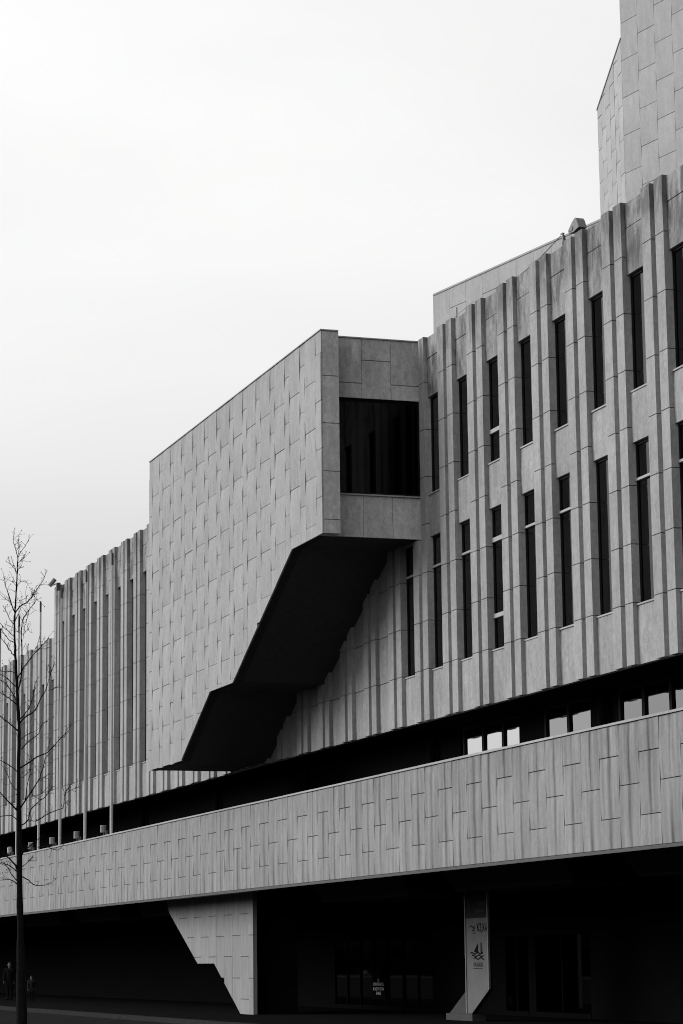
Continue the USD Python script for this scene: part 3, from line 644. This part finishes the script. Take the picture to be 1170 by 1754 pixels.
branches = [
 ([(23, 955), (18, 940), (14.5, 930), (13.2, 917)], 1.1), ([(23, 958), (25.5, 945), (25.6, 926)], .8), ([(23, 958), (28, 947), (34, 937), (40, 925)], .9), ([(22.6, 985), (16, 970), (10.5, 955)], .8),
 ([(22.8, 969), (29, 963), (34.5, 959)], .7), ([(22.6, 982), (28, 976), (35, 975)], .7), ([(22, 985), (14, 972), (8, 968)], .7), ([(23, 1008), (28, 1000), (36, 998)], .8), ([(22, 1008), (17, 1002), (14, 999)], .6),
 ([(20, 1055), (12, 1035), (6, 1015), (2, 1003), (1.5, 997)], 1.6), ([(12, 1035), (6, 1032), (2, 1028)], .7), ([(20, 1054), (30, 1043), (42, 1037), (52, 1026), (62, 1014), (70, 1003), (78.5, 986)], 1.7),
 ([(40, 1038), (38, 1030), (41, 1022)], .7), ([(48, 1031), (49, 1025), (48.5, 1021)], .6), ([(50, 1031), (55, 1032), (57, 1030)], .5), ([(30, 1043), (24, 1060), (20, 1072)], .9), ([(34, 1040), (28, 1036), (27, 1032)], .7),
 ([(18, 1095), (8, 1085), (0, 1079), (-8, 1070)], 1.1), ([(19, 1075), (10, 1065), (1, 1047), (-4, 1040)], 1.1), ([(19, 1105), (10, 1101), (0, 1089), (-6, 1080)], 1.3),
 ([(24, 1195), (32, 1165), (34, 1120), (34, 1095), (37, 1072), (44, 1062), (54, 1052), (62, 1042)], 2.0), ([(38, 1072), (42, 1060), (46, 1045)], .9), ([(34, 1095), (36, 1078), (33, 1068)], .8), ([(34, 1092), (40, 1085), (43, 1083)], .6), ([(34, 1092), (28, 1089), (25, 1087)], .6),
 ([(24, 1170), (33, 1150), (44, 1133), (55, 1117), (62, 1107), (73, 1093)], 1.8), ([(55, 1117), (59, 1107), (61, 1094)], .9), ([(44, 1133), (41, 1118), (42, 1107)], .7), ([(50, 1124), (60, 1119), (65, 1118)], .6),
 ([(20, 1130), (10, 1118), (0, 1103), (-8, 1094)], 1.5), ([(22, 1160), (12, 1155), (0, 1155), (-8, 1150)], 1.2), ([(24, 1185), (12, 1172), (0, 1163), (-9, 1158)], 1.4),
 ([(28, 1240), (40, 1229), (46, 1220), (53, 1204), (57, 1184), (62, 1169)], 1.6), ([(29, 1248), (40, 1235), (58, 1225), (67, 1208), (78, 1190), (85, 1170), (94, 1146)], 2.0), ([(78, 1190), (84, 1187), (93, 1183)], .8), ([(85, 1168), (80, 1160), (79, 1158)], .7),
 ([(24, 1205), (14, 1190), (4, 1176), (-6, 1168)], 1.6), ([(26, 1215), (12, 1203), (0, 1195), (-8, 1188)], 1.8), ([(26, 1258), (12, 1245), (0, 1236), (-8, 1229)], 2.0),
 ([(30, 1322), (45, 1312), (62, 1300), (76, 1293), (88, 1279), (100, 1265), (110, 1254)], 2.1), ([(76, 1293), (80, 1282), (80, 1272)], .8), ([(95, 1270), (103, 1270), (112, 1254)], .8), ([(33, 1290), (45, 1276), (62, 1262), (66, 1248), (75, 1241)], 1.5),
 ([(32, 1390), (42, 1375), (52, 1358), (62, 1342), (68, 1325), (72, 1306), (76, 1300)], 2.0), ([(62, 1342), (72, 1339), (82, 1332)], .8), ([(40, 1378), (46, 1345), (51, 1330), (53, 1305)], 1.2), ([(50, 1362), (58, 1370), (68, 1366), (74, 1361)], .8),
 ([(30, 1420), (45, 1412), (50, 1395), (60, 1384), (75, 1373), (85, 1360), (92, 1355)], 1.7), ([(60, 1412), (75, 1402), (90, 1395), (104, 1390), (106, 1370), (108, 1362), (114, 1352)], 1.3), ([(45, 1412), (60, 1412)], 1.2), ([(108, 1366), (118, 1361), (126, 1357)], .7), ([(108, 1366), (104, 1357)], .6), ([(106, 1384), (114, 1378)], .6),
 ([(27, 1394), (14, 1380), (0, 1365), (-8, 1358)], 2.4), ([(27, 1410), (14, 1402), (0, 1404), (-8, 1405)], 1.3), ([(28, 1330), (14, 1318), (0, 1310), (-8, 1306)], 1.4),
 ([(32, 1478), (38, 1465), (50, 1455), (62, 1445), (70, 1442)], 2.2), ([(30, 1498), (20, 1480), (8, 1470), (-4, 1466)], 2.6), ([(30, 1500), (22, 1492), (10, 1485), (-6, 1481)], 1.8), ([(30, 1520), (20, 1512), (12, 1510), (-4, 1511)], 1.6), ([(32, 1490), (42, 1484), (54, 1470)], 1.3), ([(34, 1505), (46, 1511), (60, 1521), (74, 1521), (84, 1517)], 1.7), ([(62, 1456), (80, 1457), (95, 1462), (104, 1456)], 1.1), ([(30, 1515), (15, 1496), (12, 1490), (2, 1484)], 1.4),
 ([(28, 1340), (40, 1335), (50, 1325)], .9), ([(28, 1360), (18, 1352), (8, 1332), (2, 1322)], 1.1), ([(28, 1275), (40, 1268), (52, 1262)], 1.0)]
def twig(p0, d, L, r_, depth, out):
    pts = [p0]; dd = d.copy()
    for _ in range(3):
        dd = dd + trng.normal(0, .22, 3) + np.array([0, 0, .10]); dd /= np.linalg.norm(dd)
        pts.append(pts[-1] + dd * L / 3)
    out.append(tube(pts, np.linspace(r_, r_ * .45, 4), 5))
    if depth:
        for _ in range(trng.integers(1, 3)):
            j = trng.integers(1, 4); nd = dd + trng.normal(0, .6, 3) + np.array([0, 0, .25]); nd /= np.linalg.norm(nd)
            twig(pts[j], nd, L * trng.uniform(.4, .7), r_ * .7, depth - 1, out)
    else:
        b = trimesh.creation.icosphere(0, radius=r_ * 1.9); b.apply_scale((1, 1, 1.6)); b.apply_translation(pts[-1]); out.append(b)
twigs = []
for pts, r_ in branches:
    n = max(6, 3 * len(pts)); sp = smoothpath(pts, n)
    sgn = trng.choice([-1, 1]); reach = np.linspace(0, 1, n)
    L = math.hypot(pts[-1][0] - pts[0][0], pts[-1][1] - pts[0][1]) * S
    dep = sgn * trng.uniform(.1, .5) * L * reach
    P3 = [tp(x, y, d_) for (x, y), d_ in zip(sp + np.vstack([[0, 0], trng.normal(0, .35, (n - 1, 2))]), dep)]
    obj('branch', tube(P3, np.linspace(r_ * .68, .44, n) * S, 7), BARK, tr, smooth=True)
    for j in range(2, n):
        if trng.random() < .5:
            d = P3[j] - P3[j - 1]; d /= np.linalg.norm(d); nd = d + trng.normal(0, .7, 3) + np.array([0, 0, .2]); nd /= np.linalg.norm(nd)
            twig(P3[j], nd, trng.uniform(.06, .20), .0042, int(trng.random() < .45), twigs)
    b = trimesh.creation.icosphere(0, radius=.008); b.apply_translation(P3[-1]); twigs.append(b)
for j in range(26, 58, 2):
    x, y, r_ = tk[j]; p = tp(x, y); d = rh * trng.choice([-1, 1]) + fh * trng.normal(0, .6) + np.array([0, 0, .7]); d /= np.linalg.norm(d)
    twig(p, d, trng.uniform(.10, .24), .005, 1, twigs)
tag(obj('twigs', twigs, BARK, tr), kind='stuff')

# ================================================================ two people in the shade at the kerb
def limbs(J, R, bones):
    parts = []
    def ball(p, r_): return manifold3d.Manifold.sphere(r_, 14).translate(tuple(map(float, p)))
    for a, b in bones: parts.append(manifold3d.Manifold.batch_hull([ball(J[a], R[a]), ball(J[b], R[b])]))
    m = manifold3d.Manifold.batch_boolean(parts, manifold3d.OpType.Add).refine_to_length(.05)
    q = m.to_mesh(); t_ = trimesh.Trimesh(q.vert_properties[:, :3], q.tri_verts, process=True)
    trimesh.smoothing.filter_taubin(t_, iterations=8); return t_
def person(loc, h, label, coat, turn, stride):
    s = h / 1.75
    t = thing('person', loc, label=label, cat='person')
    J = dict(head=(0, 0, 1.63), chin=(.025, 0, 1.56), neck=(0, 0, 1.47), chest=(0, 0, 1.28), shl=(0, .19, 1.40), shr=(0, -.19, 1.40), pel=(0, 0, .95), hl=(0, .09, .90), hr=(0, -.09, .90),
             kl=(.10 * stride, .09, .49), kr=(-.04 * stride, -.09, .49), al=(.16 * stride, .09, .08), ar=(-.24 * stride, -.09, .09), tl=(.16 * stride + .15, .10, .03), tr=(-.24 * stride + .15, -.10, .03),
             el=(-.06, .25, 1.12), er=(.05, -.25, 1.12), wl=(.04, .24, .88), wr=(.16, -.23, .90))
    R = dict(head=.10, chin=.065, neck=.055, chest=.15, shl=.075, shr=.075, pel=.145, hl=.095, hr=.095, kl=.062, kr=.062, al=.045, ar=.045, tl=.032, tr=.032, el=.05, er=.05, wl=.034, wr=.034)
    B = [('head', 'chin'), ('head', 'neck'), ('neck', 'chest'), ('chest', 'pel'), ('shl', 'shr'), ('shl', 'chest'), ('shr', 'chest'), ('pel', 'hl'), ('pel', 'hr'), ('hl', 'kl'), ('hr', 'kr'), ('kl', 'al'), ('kr', 'ar'), ('al', 'tl'), ('ar', 'tr'), ('shl', 'el'), ('shr', 'er'), ('el', 'wl'), ('er', 'wr')]
    for sd, w in (('l', 'wl'), ('r', 'wr')):
        y = 1 if sd == 'l' else -1; base = np.array(J[w])
        J['p' + sd] = tuple(base + [.02, 0, -.07]); R['p' + sd] = .030; B.append((w, 'p' + sd))
        for f in range(4):
            a = np.array(J['p' + sd]) + [(-.024 + .016 * f), 0, -.02]
            b = a + [.012, -.004 * y, -.045 - .006 * (f in (1, 2))]; J[f'f{sd}{f}'] = tuple(a); J[f'g{sd}{f}'] = tuple(b); R[f'f{sd}{f}'] = .0095; R[f'g{sd}{f}'] = .008; B.append((f'f{sd}{f}', f'g{sd}{f}'))
        J['t' + sd + '0'] = tuple(base + [.03, 0, -.04]); J['t' + sd + '1'] = tuple(base + [.062, -.01 * y, -.085]); R['t' + sd + '0'] = .012; R['t' + sd + '1'] = .009; B.append(('t' + sd + '0', 't' + sd + '1'))
    J['nose'] = (.10, 0, 1.60); J['nb'] = (.085, 0, 1.63); R['nose'] = .014; R['nb'] = .012; B.append(('nose', 'nb'))
    for y in (-1, 1): J[f'e{y}'] = (-.01, .098 * y, 1.61); J[f'd{y}'] = (-.01, .098 * y, 1.645); R[f'e{y}'] = R[f'd{y}'] = .016; B.append((f'e{y}', f'd{y}'))
    c, sn = math.cos(turn), math.sin(turn)
    def place(m):
        v = m.vertices * s; m.vertices = np.stack([v[:, 0] * c - v[:, 1] * sn, v[:, 0] * sn + v[:, 1] * c, v[:, 2]], 1); return m
    obj('body', place(limbs(J, R, B)), SKIN, t, smooth=True)
    Rc = {k: v + .022 for k, v in R.items()}
    Jc = dict(J); Jc['hem1'] = (0, .10, .72); Jc['hem2'] = (0, -.10, .72); Rc['hem1'] = Rc['hem2'] = .13
    coat_b = [('chest', 'pel'), ('shl', 'shr'), ('shl', 'chest'), ('shr', 'chest'), ('shl', 'el'), ('shr', 'er'), ('el', 'wl'), ('er', 'wr'), ('pel', 'hem1'), ('pel', 'hem2'), ('hem1', 'hem2')]
    obj('coat', place(limbs(Jc, Rc, coat_b)), coat, t, smooth=True)
    obj('trousers', place(limbs(J, {k: v + .016 for k, v in R.items()}, [('hl', 'kl'), ('hr', 'kr'), ('kl', 'al'), ('kr', 'ar')])), CLOTH, t, smooth=True)
    obj('shoes', place(limbs(J, {k: v + .018 for k, v in R.items()}, [('al', 'tl'), ('ar', 'tr')])), CLOTH, t, smooth=True)
    Jh = dict(a=(-.02, 0, 1.66), b=(-.045, 0, 1.58)); obj('hair', place(limbs(Jh, dict(a=.106, b=.085), [('a', 'b')])), HAIR, t, smooth=True)
    for y in (-1, 1):
        e = trimesh.creation.icosphere(1, radius=.012); e.apply_translation((.094, .034 * y, 1.635)); obj('eye', place(e), INK, t)
    mo = box(.088, .096, -.022, .022, 1.556, 1.564); obj('mouth', place(mo), INK, t)
person((-119.2, 23.0, 0), 1.74, 'adult in a dark coat standing in the shade left of the tree trunk', CLOTH, -.5, .3)
person((-114.05, 23.0, 0), 1.12, 'child in a grey coat walking in the shade right of the tree trunk', CLOTH2, -.3, .8)
